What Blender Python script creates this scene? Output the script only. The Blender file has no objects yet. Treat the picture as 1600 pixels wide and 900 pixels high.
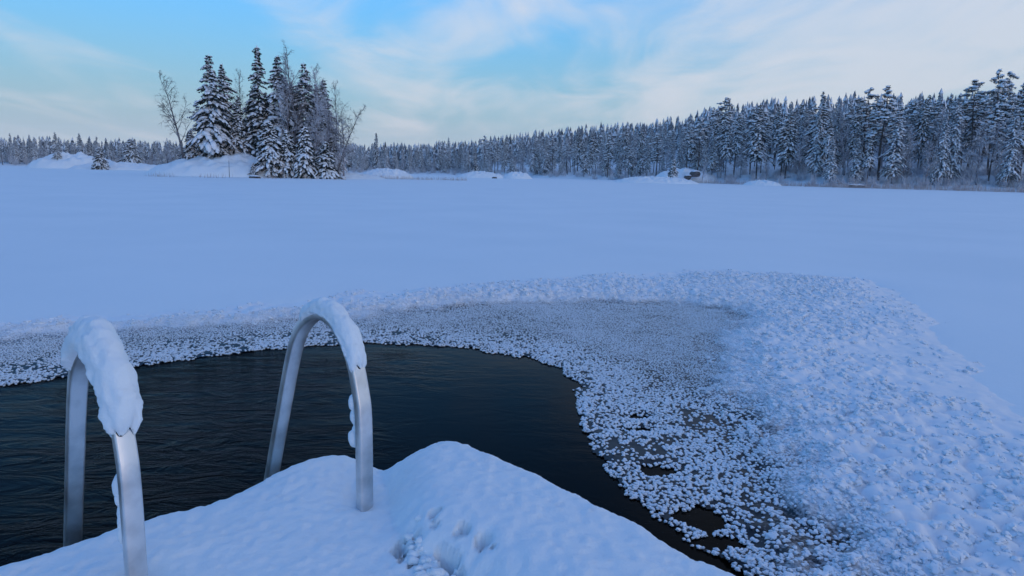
import bpy, math, random
import numpy as np

sc = bpy.context.scene
COL = sc.collection
R_ = math.radians

# ------------------------------------------------------------------ camera
F_PX = 1067.0                       # focal length in pixels of a 1600 px wide frame (24 mm)
PITCH, ROLL, ZC = R_(9.5), R_(1.3), 1.25
fwd = np.array([0, math.cos(PITCH), -math.sin(PITCH)])
r0 = np.array([1.0, 0, 0]); u0 = np.array([0, math.sin(PITCH), math.cos(PITCH)])
RT = math.cos(ROLL) * r0 + math.sin(ROLL) * u0
UP = -math.sin(ROLL) * r0 + math.cos(ROLL) * u0
CAM = np.array([0, 0, ZC])
cd = bpy.data.cameras.new('camera'); cam = bpy.data.objects.new('camera', cd); COL.objects.link(cam)
cd.sensor_width = 36.0; cd.lens = F_PX / 1600 * 36; cd.clip_start = 0.05; cd.clip_end = 5000
from mathutils import Matrix, Vector
m = Matrix(((RT[0], UP[0], -fwd[0], 0), (RT[1], UP[1], -fwd[1], 0), (RT[2], UP[2], -fwd[2], ZC), (0, 0, 0, 1)))
cam.matrix_world = m
sc.camera = cam

def ray(x, y): return fwd + (x - 800) / F_PX * RT - (y - 450) / F_PX * UP
def at(x, y, z):                    # where the sight line of a photo point meets the level z
    d = ray(x, y); return CAM + d * (z - ZC) / d[2]
def az_of(x): d = ray(x, 270); return math.atan2(d[0], d[1])
def at_dist(x, dist): a = az_of(x); return np.array([dist * math.sin(a), dist * math.cos(a)])

# ------------------------------------------------------------------ world, sun, exposure
SUN_EL, SUN_AZ = 3.0, 150.0         # low sun behind the right shoulder, degrees clockwise from the view
w = bpy.data.worlds.new('World'); sc.world = w; w.use_nodes = True
nt = w.node_tree; N = nt.nodes; Lk = nt.links
bg = N['Background']; bg.inputs[1].default_value = 0.12
sky = N.new('ShaderNodeTexSky'); sky.sky_type = 'NISHITA'; sky.sun_disc = False
sky.sun_elevation = R_(SUN_EL); sky.sun_rotation = R_(SUN_AZ)
sky.ozone_density = 6.3; sky.dust_density = 0.5; sky.air_density = 1.5
def math_node(nodes, links, op, a, b=None, clamp=False):
    n = nodes.new('ShaderNodeMath'); n.operation = op; n.use_clamp = clamp
    for i, v in enumerate((a, b)):
        if v is None: continue
        if isinstance(v, (int, float)): n.inputs[i].default_value = v
        else: links.new(v, n.inputs[i])
    return n.outputs[0]
WM = lambda op, a, b=None, clamp=False: math_node(N, Lk, op, a, b, clamp)
tc = N.new('ShaderNodeTexCoord'); sep = N.new('ShaderNodeSeparateXYZ'); Lk.new(tc.outputs['Generated'], sep.inputs[0])
dz = WM('ADD', WM('MAXIMUM', sep.outputs[2], 0.0), 0.10)
px = WM('DIVIDE', sep.outputs[0], dz); py = WM('DIVIDE', sep.outputs[1], dz)
comb = N.new('ShaderNodeCombineXYZ'); Lk.new(px, comb.inputs[0]); Lk.new(py, comb.inputs[1])
def cirrus(rot, sx, sy, scale, detail, dist, off):
    mp = N.new('ShaderNodeMapping'); mp.inputs['Rotation'].default_value = (0, 0, R_(rot))
    mp.inputs['Scale'].default_value = (sx, sy, 1); mp.inputs['Location'].default_value = off
    Lk.new(comb.outputs[0], mp.inputs[0])
    nz = N.new('ShaderNodeTexNoise'); nz.inputs['Scale'].default_value = scale; nz.inputs['Detail'].default_value = detail
    nz.inputs['Roughness'].default_value = 0.58; nz.inputs['Distortion'].default_value = dist
    Lk.new(mp.outputs[0], nz.inputs['Vector']); return nz.outputs[0]
n1 = cirrus(8, 1.0, 0.30, 0.75, 3, 0.7, (7.3, 2.4, 0))      # broad veils
n2 = cirrus(24, 0.8, 0.42, 1.9, 7, 1.0, (0.4, 5.2, 0))       # fine streaks
side = WM('MULTIPLY', sep.outputs[0], 0.20)                   # the veil thickens to the right
mix = WM('ADD', WM('ADD', WM('MULTIPLY', n1, 0.70), WM('MULTIPLY', n2, 0.50)), side)
mask = N.new('ShaderNodeMapRange'); mask.interpolation_type = 'SMOOTHSTEP'
mask.inputs[1].default_value = 0.47; mask.inputs[2].default_value = 0.80; mask.inputs[3].default_value = 0.0; mask.inputs[4].default_value = 0.78
Lk.new(mix, mask.inputs[0])
high = N.new('ShaderNodeMapRange'); high.interpolation_type = 'SMOOTHSTEP'      # thin cirrus low down, clear deep blue overhead
high.inputs[1].default_value = 0.28; high.inputs[2].default_value = 0.60; high.inputs[3].default_value = 1.0; high.inputs[4].default_value = 0.75
Lk.new(sep.outputs[2], high.inputs[0])
hz = N.new('ShaderNodeMix'); hz.data_type = 'RGBA'                                # pale air along the horizon
Lk.new(WM('MULTIPLY', WM('POWER', 2.718, WM('MULTIPLY', WM('MAXIMUM', sep.outputs[2], 0.0), -4.5)), 1.0), hz.inputs[0])
Lk.new(sky.outputs[0], hz.inputs[6]); hz.inputs[7].default_value = (0.26, 0.58, 0.82, 1)
hp = N.new('ShaderNodeMix'); hp.data_type = 'RGBA'                                # and the cream glow right down on it
Lk.new(WM('MULTIPLY', WM('POWER', 2.718, WM('MULTIPLY', WM('MAXIMUM', sep.outputs[2], 0.0), -16.0)), 0.95), hp.inputs[0])
Lk.new(hz.outputs[2], hp.inputs[6]); hp.inputs[7].default_value = (0.74, 0.74, 0.78, 1)
cm = N.new('ShaderNodeMix'); cm.data_type = 'RGBA'
Lk.new(WM('MULTIPLY', mask.outputs[0], high.outputs[0]), cm.inputs[0]); Lk.new(hp.outputs[2], cm.inputs[6]); cm.inputs[7].default_value = (0.77, 0.79, 0.86, 1)
Lk.new(cm.outputs[2], bg.inputs[0])

sd = bpy.data.lights.new('sun', 'SUN'); sd.energy = 0.05; sd.angle = R_(12); sd.color = (1.0, 0.78, 0.66)
so = bpy.data.objects.new('sun', sd); COL.objects.link(so)
sdir = Vector((math.sin(R_(SUN_AZ)) * math.cos(R_(SUN_EL)), math.cos(R_(SUN_AZ)) * math.cos(R_(SUN_EL)), math.sin(R_(SUN_EL))))
so.rotation_euler = sdir.to_track_quat('Z', 'Y').to_euler(); so.location = (20, -10, 20)

sc.view_settings.view_transform = 'Standard'; sc.view_settings.look = 'None'
sc.view_settings.gamma = 1; sc.view_settings.use_curve_mapping = False
sc.view_settings.exposure = 3.0
sc.cycles.use_denoising = True
sc.cycles.max_bounces = 6; sc.cycles.diffuse_bounces = 3

# ------------------------------------------------------------------ noise helpers
def _hash(ix, iy, s):
    h = (ix.astype(np.int64) * 374761393 + iy.astype(np.int64) * 668265263 + s * 974711) & 0xFFFFFFFF
    h = ((h ^ (h >> 13)) * 1274126177) & 0xFFFFFFFF
    h = ((h ^ (h >> 16)) * 2246822519) & 0xFFFFFFFF
    return ((h ^ (h >> 15)) & 0xFFFFFF) / float(0xFFFFFF)
def vnoise(x, y, s=0):
    x = np.asarray(x, float); y = np.asarray(y, float)
    ix = np.floor(x); iy = np.floor(y); fx = x - ix; fy = y - iy
    fx = fx * fx * fx * (fx * (fx * 6 - 15) + 10); fy = fy * fy * fy * (fy * (fy * 6 - 15) + 10)
    a = _hash(ix, iy, s); b = _hash(ix + 1, iy, s); c = _hash(ix, iy + 1, s); d = _hash(ix + 1, iy + 1, s)
    return (a + (b - a) * fx) * (1 - fy) + (c + (d - c) * fx) * fy
def fbm(x, y, s=0, octv=4):
    v = 0; a = 0.5; t = 0
    for i in range(octv):
        v = v + a * vnoise(x * 2 ** i + 17.3 * i, y * 2 ** i - 9.1 * i, s + i); t += a; a *= 0.5
    return v / t
def worley(x, y, s=0):
    x = np.asarray(x, float); y = np.asarray(y, float)
    ix = np.floor(x); iy = np.floor(y); best = np.full(x.shape, 9.0)
    for dx in (-1, 0, 1):
        for dy in (-1, 0, 1):
            cx = ix + dx; cy = iy + dy
            d = (cx + _hash(cx, cy, s) - x) ** 2 + (cy + _hash(cx, cy, s + 77) - y) ** 2
            best = np.minimum(best, d)
    return np.sqrt(best)
def sstep(a, b, x):
    t = np.clip((np.asarray(x, float) - a) / (b - a), 0, 1); return t * t * (3 - 2 * t)
def smooth_poly(pts, n, closed=True):   # Catmull-Rom
    P = np.array(pts, float); m_ = len(P); out = []
    for i in range(m_):
        p0, p1, p2, p3 = P[(i - 1) % m_], P[i], P[(i + 1) % m_], P[(i + 2) % m_]
        for k in range(n):
            t = k / n
            out.append(0.5 * ((2 * p1) + (p2 - p0) * t + (2 * p0 - 5 * p1 + 4 * p2 - p3) * t * t + (-p0 + 3 * p1 - 3 * p2 + p3) * t ** 3))
    return np.array(out)
def poly_sdf(x, y, P):                  # positive outside
    x = np.asarray(x, float).ravel(); y = np.asarray(y, float).ravel()
    d2 = np.full(x.shape, 1e9); inside = np.zeros(x.shape, bool)
    Q = np.roll(P, -1, 0)
    for (ax, ay), (bx, by) in zip(P, Q):
        ex, ey = bx - ax, by - ay; L2 = ex * ex + ey * ey + 1e-12
        t = np.clip(((x - ax) * ex + (y - ay) * ey) / L2, 0, 1)
        d2 = np.minimum(d2, (x - ax - t * ex) ** 2 + (y - ay - t * ey) ** 2)
        c = ((ay > y) != (by > y))
        if ay != by:
            inside ^= c & (x < (bx - ax) * (y - ay) / (by - ay) + ax)
    d = np.sqrt(d2); return np.where(inside, -d, d)

# ------------------------------------------------------------------ object helpers
def mesh_obj(name, verts, faces, mats, parent=None, smooth=True, mat_idx=None):
    me = bpy.data.meshes.new(name)
    if isinstance(verts, np.ndarray) and isinstance(faces, np.ndarray):
        nv, nf, k = len(verts), len(faces), faces.shape[1]
        me.vertices.add(nv); me.vertices.foreach_set('co', verts.astype(np.float32).ravel())
        me.loops.add(nf * k); me.loops.foreach_set('vertex_index', faces.astype(np.int32).ravel())
        me.polygons.add(nf); me.polygons.foreach_set('loop_start', np.arange(0, nf * k, k, dtype=np.int32))
        me.polygons.foreach_set('loop_total', np.full(nf, k, dtype=np.int32))
        me.update(calc_edges=True); me.validate()
    else:
        me.from_pydata([tuple(v) for v in verts], [], faces); me.update()
    for mt in (mats if isinstance(mats, (list, tuple)) else [mats]): me.materials.append(mt)
    me.polygons.foreach_set('use_smooth', np.full(len(me.polygons), smooth))
    if mat_idx is not None: me.polygons.foreach_set('material_index', np.asarray(mat_idx, np.int32))
    o = bpy.data.objects.new(name, me); COL.objects.link(o)
    if parent is not None: o.parent = parent
    return o
def tag(o, label=None, cat=None, group=None, kind=None):
    if label: o['label'] = label
    if cat: o['category'] = cat
    if group: o['group'] = group
    if kind: o['kind'] = kind
    return o
def empty(name, loc, rz=0.0, s=1.0):
    o = bpy.data.objects.new(name, None); COL.objects.link(o)
    o.location = loc; o.rotation_euler = (0, 0, rz); o.scale = (s, s, s) if not isinstance(s, tuple) else s
    o.empty_display_size = 0.2
    return o
def grid_mesh(name, X, Y, Z, mat, keep=None, parent=None):
    ny, nx = X.shape; V = np.stack([X.ravel(), Y.ravel(), Z.ravel()], 1)
    idx = np.arange(ny * nx).reshape(ny, nx)
    q = np.stack([idx[:-1, :-1], idx[:-1, 1:], idx[1:, 1:], idx[1:, :-1]], -1).reshape(-1, 4)
    if keep is not None:
        kp = keep.ravel(); q = q[kp[q].all(1)]
    used = np.unique(q); remap = np.full(len(V), -1); remap[used] = np.arange(len(used))
    o = mesh_obj(name, V[used], remap[q], mat, parent)
    return o, used
class MB:
    def __init__(self): self.v = []; self.f = []; self.mi = []
    def add(self, verts, faces, mi=0):
        b = len(self.v); self.v.extend(verts)
        for f in faces: self.f.append([b + i for i in f]); self.mi.append(mi)
    def tube(self, pts, rad, sides=6, cap=True, mi=0):
        pts = [np.asarray(p, float) for p in pts]; n = len(pts); vs = []; fs = []
        for i, p in enumerate(pts):
            d = pts[min(i + 1, n - 1)] - pts[max(i - 1, 0)]; d = d / (np.linalg.norm(d) + 1e-9)
            a = np.array([0, 0, 1.0]) if abs(d[2]) < 0.9 else np.array([1.0, 0, 0])
            e1 = np.cross(d, a); e1 /= np.linalg.norm(e1); e2 = np.cross(d, e1)
            r = rad[i] if hasattr(rad, '__len__') else rad
            for k in range(sides):
                t = 2 * math.pi * k / sides; vs.append(p + r * (math.cos(t) * e1 + math.sin(t) * e2))
        for i in range(n - 1):
            for k in range(sides):
                k2 = (k + 1) % sides; fs.append([i * sides + k, i * sides + k2, (i + 1) * sides + k2, (i + 1) * sides + k])
        if cap:
            fs.append(list(range(sides))[::-1]); fs.append([(n - 1) * sides + k for k in range(sides)])
        self.add(vs, fs, mi)
    def build(self, name, mats, parent=None, smooth=True):
        return mesh_obj(name, self.v, self.f, mats, parent, smooth, self.mi if isinstance(mats, (list, tuple)) else None)

# ------------------------------------------------------------------ materials
def new_mat(name, base, rough=0.9, spec=0.3, metal=0.0):
    mt = bpy.data.materials.new(name); mt.use_nodes = True
    b = mt.node_tree.nodes['Principled BSDF']
    b.inputs['Base Color'].default_value = (*base, 1); b.inputs['Roughness'].default_value = rough
    b.inputs['Specular IOR Level'].default_value = spec; b.inputs['Metallic'].default_value = metal
    return mt, mt.node_tree.nodes, mt.node_tree.links, b
def add_bump(nodes, links, b, scale, strength, dist, detail=4, vec=None, rough=0.6):
    nz = nodes.new('ShaderNodeTexNoise'); nz.inputs['Scale'].default_value = scale; nz.inputs['Detail'].default_value = detail
    nz.inputs['Roughness'].default_value = rough
    g = nodes.new('ShaderNodeNewGeometry') if vec is None else None
    links.new(g.outputs['Position'] if vec is None else vec, nz.inputs['Vector'])
    bp = nodes.new('ShaderNodeBump'); bp.inputs['Strength'].default_value = strength; bp.inputs['Distance'].default_value = dist
    links.new(nz.outputs[0], bp.inputs['Height']); links.new(bp.outputs[0], b.inputs['Normal'])
    return nz, bp
def vary(nodes, links, b, c1, c2, scale, detail=3, obj=False):
    nz = nodes.new('ShaderNodeTexNoise'); nz.inputs['Scale'].default_value = scale; nz.inputs['Detail'].default_value = detail
    if obj:
        t = nodes.new('ShaderNodeTexCoord'); links.new(t.outputs['Object'], nz.inputs['Vector'])
    else:
        g = nodes.new('ShaderNodeNewGeometry'); links.new(g.outputs['Position'], nz.inputs['Vector'])
    cr = nodes.new('ShaderNodeValToRGB'); cr.color_ramp.elements[0].position = 0.35; cr.color_ramp.elements[1].position = 0.65
    cr.color_ramp.elements[0].color = (*c1, 1); cr.color_ramp.elements[1].color = (*c2, 1)
    links.new(nz.outputs[0], cr.inputs[0]); links.new(cr.outputs[0], b.inputs['Base Color'])
    return cr
SNOW = (0.77, 0.84, 0.89)
M = {}
mt, n_, l_, b_ = new_mat('snow', SNOW, 0.85, 0.2); add_bump(n_, l_, b_, 160, 0.35, 0.004, 3); M['snow'] = mt
mt, n_, l_, b_ = new_mat('lake_snow', SNOW, 0.8, 0.25); vary(n_, l_, b_, (0.755, 0.825, 0.87), (0.80, 0.86, 0.90), 0.35, 6)
add_bump(n_, l_, b_, 9, 0.25, 0.02, 6); M['lake_snow'] = mt
mt, n_, l_, b_ = new_mat('frost_lump', (0.80, 0.845, 0.90), 0.9, 0.15); M['frost'] = mt
mt, n_, l_, b_ = new_mat('tree_snow', (0.82, 0.85, 0.88), 0.9, 0.1); M['tree_snow'] = mt
mt, n_, l_, b_ = new_mat('needles', (0.02, 0.028, 0.02), 0.8, 0.2); vary(n_, l_, b_, (0.012, 0.017, 0.014), (0.035, 0.042, 0.03), 1.3); M['needles'] = mt
mt, n_, l_, b_ = new_mat('frosted_needles', (0.1, 0.11, 0.12), 0.9, 0.1); vary(n_, l_, b_, (0.04, 0.048, 0.05), (0.32, 0.33, 0.36), 1.1, 4); M['needles_frost'] = mt
mt, n_, l_, b_ = new_mat('bark', (0.06, 0.048, 0.042), 0.95, 0.1); vary(n_, l_, b_, (0.04, 0.033, 0.03), (0.10, 0.08, 0.07), 3.0); M['bark'] = mt
mt, n_, l_, b_ = new_mat('frosted_twig', (0.3, 0.29, 0.31), 0.95, 0.1); vary(n_, l_, b_, (0.12, 0.11, 0.12), (0.42, 0.41, 0.44), 0.9, 4); M['twig'] = mt
mt, n_, l_, b_ = new_mat('bare_twig', (0.12, 0.105, 0.10), 0.95, 0.1); vary(n_, l_, b_, (0.05, 0.045, 0.045), (0.26, 0.24, 0.25), 0.8, 4); M['twig_dark'] = mt
mt, n_, l_, b_ = new_mat('white_frost_twig', (0.6, 0.6, 0.64), 0.95, 0.1); vary(n_, l_, b_, (0.50, 0.50, 0.54), (0.74, 0.75, 0.79), 0.9, 4); M['twig_white'] = mt
mt, n_, l_, b_ = new_mat('reed', (0.36, 0.30, 0.28), 0.95, 0.1); M['reed'] = mt
mt, n_, l_, b_ = new_mat('granite', (0.12, 0.11, 0.11), 0.9, 0.2); vary(n_, l_, b_, (0.05, 0.05, 0.05), (0.17, 0.155, 0.15), 1.5, 6); M['rock'] = mt
mt, n_, l_, b_ = new_mat('dock_wood', (0.10, 0.075, 0.055), 0.85, 0.2); vary(n_, l_, b_, (0.06, 0.045, 0.035), (0.13, 0.10, 0.08), 9, 5); M['wood'] = mt
# brushed aluminium
mt, n_, l_, b_ = new_mat('aluminium', (0.72, 0.72, 0.72), 0.42, 0.5, 0.9)
tcn = n_.new('ShaderNodeTexCoord'); mpn = n_.new('ShaderNodeMapping'); mpn.inputs['Scale'].default_value = (60, 60, 4)
l_.new(tcn.outputs['Object'], mpn.inputs[0]); nz, bp = add_bump(n_, l_, b_, 9, 0.12, 0.001, 4, mpn.outputs[0])
nz2 = n_.new('ShaderNodeTexNoise'); nz2.inputs['Scale'].default_value = 14; nz2.inputs['Detail'].default_value = 5
l_.new(tcn.outputs['Object'], nz2.inputs['Vector'])
mr = n_.new('ShaderNodeMapRange'); mr.inputs[3].default_value = 0.30; mr.inputs[4].default_value = 0.58; l_.new(nz2.outputs[0], mr.inputs[0]); l_.new(mr.outputs[0], b_.inputs['Roughness'])
cr = n_.new('ShaderNodeValToRGB'); cr.color_ramp.elements[0].color = (0.52, 0.52, 0.52, 1); cr.color_ramp.elements[1].color = (0.78, 0.78, 0.78, 1)
cr.color_ramp.elements[0].position = 0.3; cr.color_ramp.elements[1].position = 0.6; l_.new(nz2.outputs[0], cr.inputs[0]); l_.new(cr.outputs[0], b_.inputs['Base Color'])
M['alu'] = mt
# open water: nearly black, rippled
mt, n_, l_, b_ = new_mat('open_water', (0.0050, 0.0036, 0.0026), 0.07, 0.03); b_.inputs['IOR'].default_value = 1.333
g = n_.new('ShaderNodeNewGeometry'); mpn = n_.new('ShaderNodeMapping'); mpn.inputs['Scale'].default_value = (1, 2.4, 1); mpn.inputs['Rotation'].default_value = (0, 0, R_(-18))
l_.new(g.outputs['Position'], mpn.inputs[0])
wa = n_.new('ShaderNodeTexNoise'); wa.inputs['Scale'].default_value = 3.6; wa.inputs['Detail'].default_value = 5; wa.inputs['Roughness'].default_value = 0.6; wa.inputs['Distortion'].default_value = 1.4
l_.new(mpn.outputs[0], wa.inputs['Vector'])
sp = n_.new('ShaderNodeSeparateXYZ'); l_.new(g.outputs['Position'], sp.inputs[0])
amp = n_.new('ShaderNodeMapRange'); amp.interpolation_type = 'SMOOTHSTEP'                    # livelier towards the open side, still by the ice corner
amp.inputs[1].default_value = -1.5; amp.inputs[2].default_value = -0.2; amp.inputs[3].default_value = 1.15; amp.inputs[4].default_value = 0.10
l_.new(sp.outputs[0], amp.inputs[0])
wp = n_.new('ShaderNodeTexNoise'); wp.inputs['Scale'].default_value = 0.9; wp.inputs['Detail'].default_value = 2; l_.new(g.outputs['Position'], wp.inputs['Vector'])
wr = n_.new('ShaderNodeMapRange'); wr.interpolation_type = 'SMOOTHSTEP'; wr.inputs[1].default_value = 0.38; wr.inputs[2].default_value = 0.62; wr.inputs[3].default_value = 0.25; wr.inputs[4].default_value = 1.1; l_.new(wp.outputs[0], wr.inputs[0])   # cat's paws and slicks
hm = math_node(n_, l_, 'MULTIPLY', math_node(n_, l_, 'MULTIPLY', wa.outputs[0], amp.outputs[0]), wr.outputs[0])
bp = n_.new('ShaderNodeBump'); bp.inputs['Strength'].default_value = 0.5; bp.inputs['Distance'].default_value = 0.045; l_.new(hm, bp.inputs['Height']); l_.new(bp.outputs[0], b_.inputs['Normal'])
M['water'] = mt
# ice with a frost cover that is denser away from the hole (attribute "cover")
mt, n_, l_, b_ = new_mat('frosted_ice', (0.02, 0.022, 0.026), 0.5, 0.3)
at_ = n_.new('ShaderNodeAttribute'); at_.attribute_name = 'cover'
g = n_.new('ShaderNodeNewGeometry'); nzf = n_.new('ShaderNodeTexNoise'); nzf.inputs['Scale'].default_value = 70; nzf.inputs['Detail'].default_value = 3; l_.new(g.outputs['Position'], nzf.inputs['Vector'])
th = math_node(n_, l_, 'ADD', math_node(n_, l_, 'MULTIPLY', math_node(n_, l_, 'SUBTRACT', nzf.outputs[0], 0.5), 1.6), at_.outputs['Fac'], True)
mx = n_.new('ShaderNodeMix'); mx.data_type = 'RGBA'; l_.new(th, mx.inputs[0]); mx.inputs[6].default_value = (0.016, 0.019, 0.024, 1); mx.inputs[7].default_value = (0.80, 0.82, 0.86, 1)
l_.new(mx.outputs[2], b_.inputs['Base Color']); M['ice'] = mt

# ------------------------------------------------------------------ the hole, the frosted ice, the lake snow
W_pts = [at(*q, 0)[:2] for q in [(0, 605), (105, 590), (210, 575), (330, 558), (440, 545), (520, 541), (600, 538), (700, 541), (800, 555), (865, 573), (902, 600), (905, 632), (912, 665), (938, 715), (985, 778), (1060, 838), (1150, 888)]]
W_pts += [np.array(p) for p in [(0.86, 1.75), (0.95, 1.3), (0.9, 0.5), (0.2, -0.6), (-2.2, -0.7), (-4.6, 0.4), (-4.9, 2.0), (-4.0, 3.0)]]
W = smooth_poly(W_pts, 5)
S_pts = [at(*q, 0)[:2] for q in [(0, 515), (200, 505), (400, 488), (540, 470), (700, 456), (900, 441), (1040, 433), (1150, 430), (1300, 437), (1370, 455), (1402, 500), (1425, 560), (1500, 640), (1600, 690)]]
S_pts += [np.array(p) for p in [(2.75, 2.4), (2.9, 1.2), (2.6, -0.8), (0, -2.0), (-4, -2.0), (-6.6, 0), (-7.0, 2.5), (-5.4, 4.1)]]
S = smooth_poly(S_pts, 16)
HOLES = [(at(1028, 738, 0)[:2], 0.085, 0.055), (at(992, 672, 0)[:2], 0.09, 0.022), (at(1095, 815, 0)[:2], 0.10, 0.10), (at(1125, 850, 0)[:2], 0.10, 0.06), (at(985, 668, 0)[:2] + np.array([0.05, 0.14]), 0.05, 0.03)]
def ice_dist(x, y):
    d = poly_sdf(x, y, W).reshape(np.shape(x)) + (fbm(x * 7, y * 7, 5, 3) - 0.5) * 0.12 + (vnoise(x * 28, y * 28, 9) - 0.5) * 0.03
    for c, ra, rb in HOLES:
        e = np.sqrt(((x - c[0]) / ra) ** 2 + ((y - c[1]) / rb) ** 2) + (vnoise(x * 25, y * 25, 3) - 0.5) * 0.5
        d = np.minimum(d, (e - 1) * min(ra, rb))
    return d
FINE = smooth_poly([at(*q, 0)[:2] for q in [(0, 532), (300, 516), (540, 490), (800, 474), (1000, 470), (1120, 486), (1165, 525), (1160, 600), (1185, 680), (1235, 760), (1310, 860), (1345, 900)]] + [np.array(p) for p in [(1.3, 1.2), (1.2, 0), (-2, -1), (-5.6, 0), (-5.8, 2.5)]], 4)
def fluff(x, y, dW):                 # 0 fine frost .. 1 thick fluffy snow
    d = poly_sdf(x, y, FINE).reshape(np.shape(x)) + (fbm(x * 1.6, y * 1.6, 21, 4) - 0.5) * 0.75 + (fbm(x * 7, y * 7, 22, 2) - 0.5) * 0.2
    return sstep(-0.20, 0.28, d)

v = np.array([[-9, -4, 0], [7, -4, 0], [7, 9, 0], [-9, 9, 0]], float)
tag(mesh_obj('water', v, np.array([[0, 1, 2, 3]]), M['water']), kind='structure')

RES = 0.015
gx = np.arange(-6.2, 5.4, RES); gy = np.arange(0.2, 9.6, RES); X, Y = np.meshgrid(gx, gy)
dWg = ice_dist(X, Y); dSg = poly_sdf(X, Y, S).reshape(X.shape)
FL = fluff(X, Y, dWg)
p1 = 1 - np.clip(worley(X / 0.085 + 0.4 * vnoise(X * 9, Y * 9, 2), Y / 0.085, 11), 0, 1) ** 2
p2 = 1 - np.clip(worley(X / 0.042, Y / 0.042, 12), 0, 1) ** 2
big = fbm(X * 2.2, Y * 2.2, 31, 3)
edge_on = sstep(0.0, 0.06, dWg)
fade = 1 - sstep(-0.7, 0.55, dSg + (fbm(X * 2.5, Y * 2.5, 33, 3) - 0.5) * 0.9)
p3 = 1 - np.clip(worley(X / 0.15 + 0.5 * vnoise(X * 6, Y * 6, 13), Y / 0.13, 14), 0, 1) ** 1.5
Z = 0.004 + edge_on * 0.006 + FL * (0.008 + (0.050 * p1 + 0.016 * p2 + 0.024 * p3 + 0.03 * (big - 0.5)) * fade)
Z += 0.004 * (1 - FL) * edge_on * vnoise(X * 45, Y * 45, 4)
side_r = sstep(8.0, 6.6, Y) * sstep(1.0, 2.0, X)
wgt = side_r * sstep(-0.8, 0.2, dSg)
lp = np.interp(dSg, [-1.2, -0.4, 0.0, 0.13, 0.22, 0.36, 0.6], [0.012, 0.024, 0.032, 0.037, 0.043, 0.048, 0.05]) - 0.022 * sstep(0.05, 0.5, dSg)
Z = Z * (1 - wgt) + wgt * (lp + (0.044 * p1 + 0.012 * p2 + 0.014 * p3) * FL * fade)
Z -= 0.05 * sstep(0.15, 0.5, dSg) * (1 - side_r)
o, used = grid_mesh('ice', X, Y, Z, M['ice'], (dWg > 0.0) & (dSg < 0.6)); tag(o, kind='structure')
cov = np.clip(-0.35 + 0.62 * sstep(0.1, 0.9, dWg) * (0.4 + fbm(X * 2.3, Y * 2.3, 44, 3)) + 1.6 * FL, -0.6, 1.6)
a = o.data.attributes.new('cover', 'FLOAT', 'POINT'); a.data.foreach_set('value', cov.ravel()[used].astype(np.float32))

# lake snow: rings growing out of the outline S
nS = len(S); ctr = np.array([-0.8, 3.6])
nrm = np.roll(S, -1, 0) - np.roll(S, 1, 0); nrm = np.stack([nrm[:, 1], -nrm[:, 0]], 1); nrm /= np.linalg.norm(nrm, axis=1)[:, None]
if np.mean(np.sum(nrm * (S - ctr), 1)) < 0: nrm = -nrm
rad = (S - ctr); rl = np.linalg.norm(rad, axis=1)[:, None]; rad = rad / rl
rings = []; prof = [(0, -0.012), (0.03, 0.012), (0.07, 0.026), (0.13, 0.036), (0.22, 0.043), (0.36, 0.048), (0.6, 0.05), (1.0, 0.05), (1.6, 0.05), (2.6, 0.05), (4, 0.05), (6, 0.05), (9, 0.05), (14, 0.05), (22, 0.05), (40, 0.05), (80, 0.05), (150, 0.05), (300, 0.05), (500, 0.05), (900, 0.05)]
jit = (fbm(S[:, 0] * 2.5, S[:, 1] * 2.5, 71, 3) - 0.5) * 0.22
for d, z in prof:
    k = min(1.0, d / 2.5)
    dirn = nrm * (1 - k) + rad * k; dirn /= np.linalg.norm(dirn, axis=1)[:, None]
    P = S + dirn * (d + jit[:, None] * (1 - k)); zz = z + (fbm(P[:, 0] * 0.35, P[:, 1] * 0.35, 8, 3) - 0.5) * 0.05 * min(1, d / 1.5) * (1 if d < 60 else 0)
    rings.append(np.column_stack([P, zz]))
V = np.concatenate(rings); fs = []
ii = np.arange(nS); jj = (ii + 1) % nS
for k in range(len(prof) - 1): fs.append(np.stack([k * nS + ii, k * nS + jj, (k + 1) * nS + jj, (k + 1) * nS + ii], 1))
tag(mesh_obj('lake_snow', V, np.concatenate(fs), M['lake_snow']), kind='structure')

P1G = p1.copy(); ZS = Z.copy(); GX0, GY0 = gx[0], gy[0]
def surf(x, y):
    ix = np.clip(np.round((x - GX0) / RES).astype(int), 0, ZS.shape[1] - 1); iy = np.clip(np.round((y - GY0) / RES).astype(int), 0, ZS.shape[0] - 1)
    return np.maximum(ZS[iy, ix], 0.004)
def puff(x, y):
    ix = np.clip(np.round((x - GX0) / RES).astype(int), 0, ZS.shape[1] - 1); iy = np.clip(np.round((y - GY0) / RES).astype(int), 0, ZS.shape[0] - 1)
    return P1G[iy, ix]
# frost lumps: one scattered mass
rng = np.random.default_rng(4)
def scatter(x0, x1, y0, y1, sp):
    gx = np.arange(x0, x1, sp); gy = np.arange(y0, y1, sp); A, B = np.meshgrid(gx, gy)
    A = A + rng.uniform(-.48, .48, A.shape) * sp; B = B + rng.uniform(-.48, .48, B.shape) * sp
    return A.ravel(), B.ravel()
pts = []; scl = []
# only where the photograph's ground shows it: a wedge in front of the dock
x, y = scatter(-5.2, 5.0, 1.2, 9.2, 0.0125)
vis = (np.abs(x) < y * 0.85 + 0.9); x, y = x[vis], y[vis]
dS = poly_sdf(x, y, S); ok = dS < 0.45; x, y, dS = x[ok], y[ok], dS[ok]
d = ice_dist(x, y); ok = d > -0.006; x, y, d, dS = x[ok], y[ok], d[ok], dS[ok]
fl = fluff(x, y, d); cl = fbm(x * 3.0, y * 3.0, 60, 4); cl2 = vnoise(x * 16, y * 16, 61)
far = np.hypot(x, y)
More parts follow.
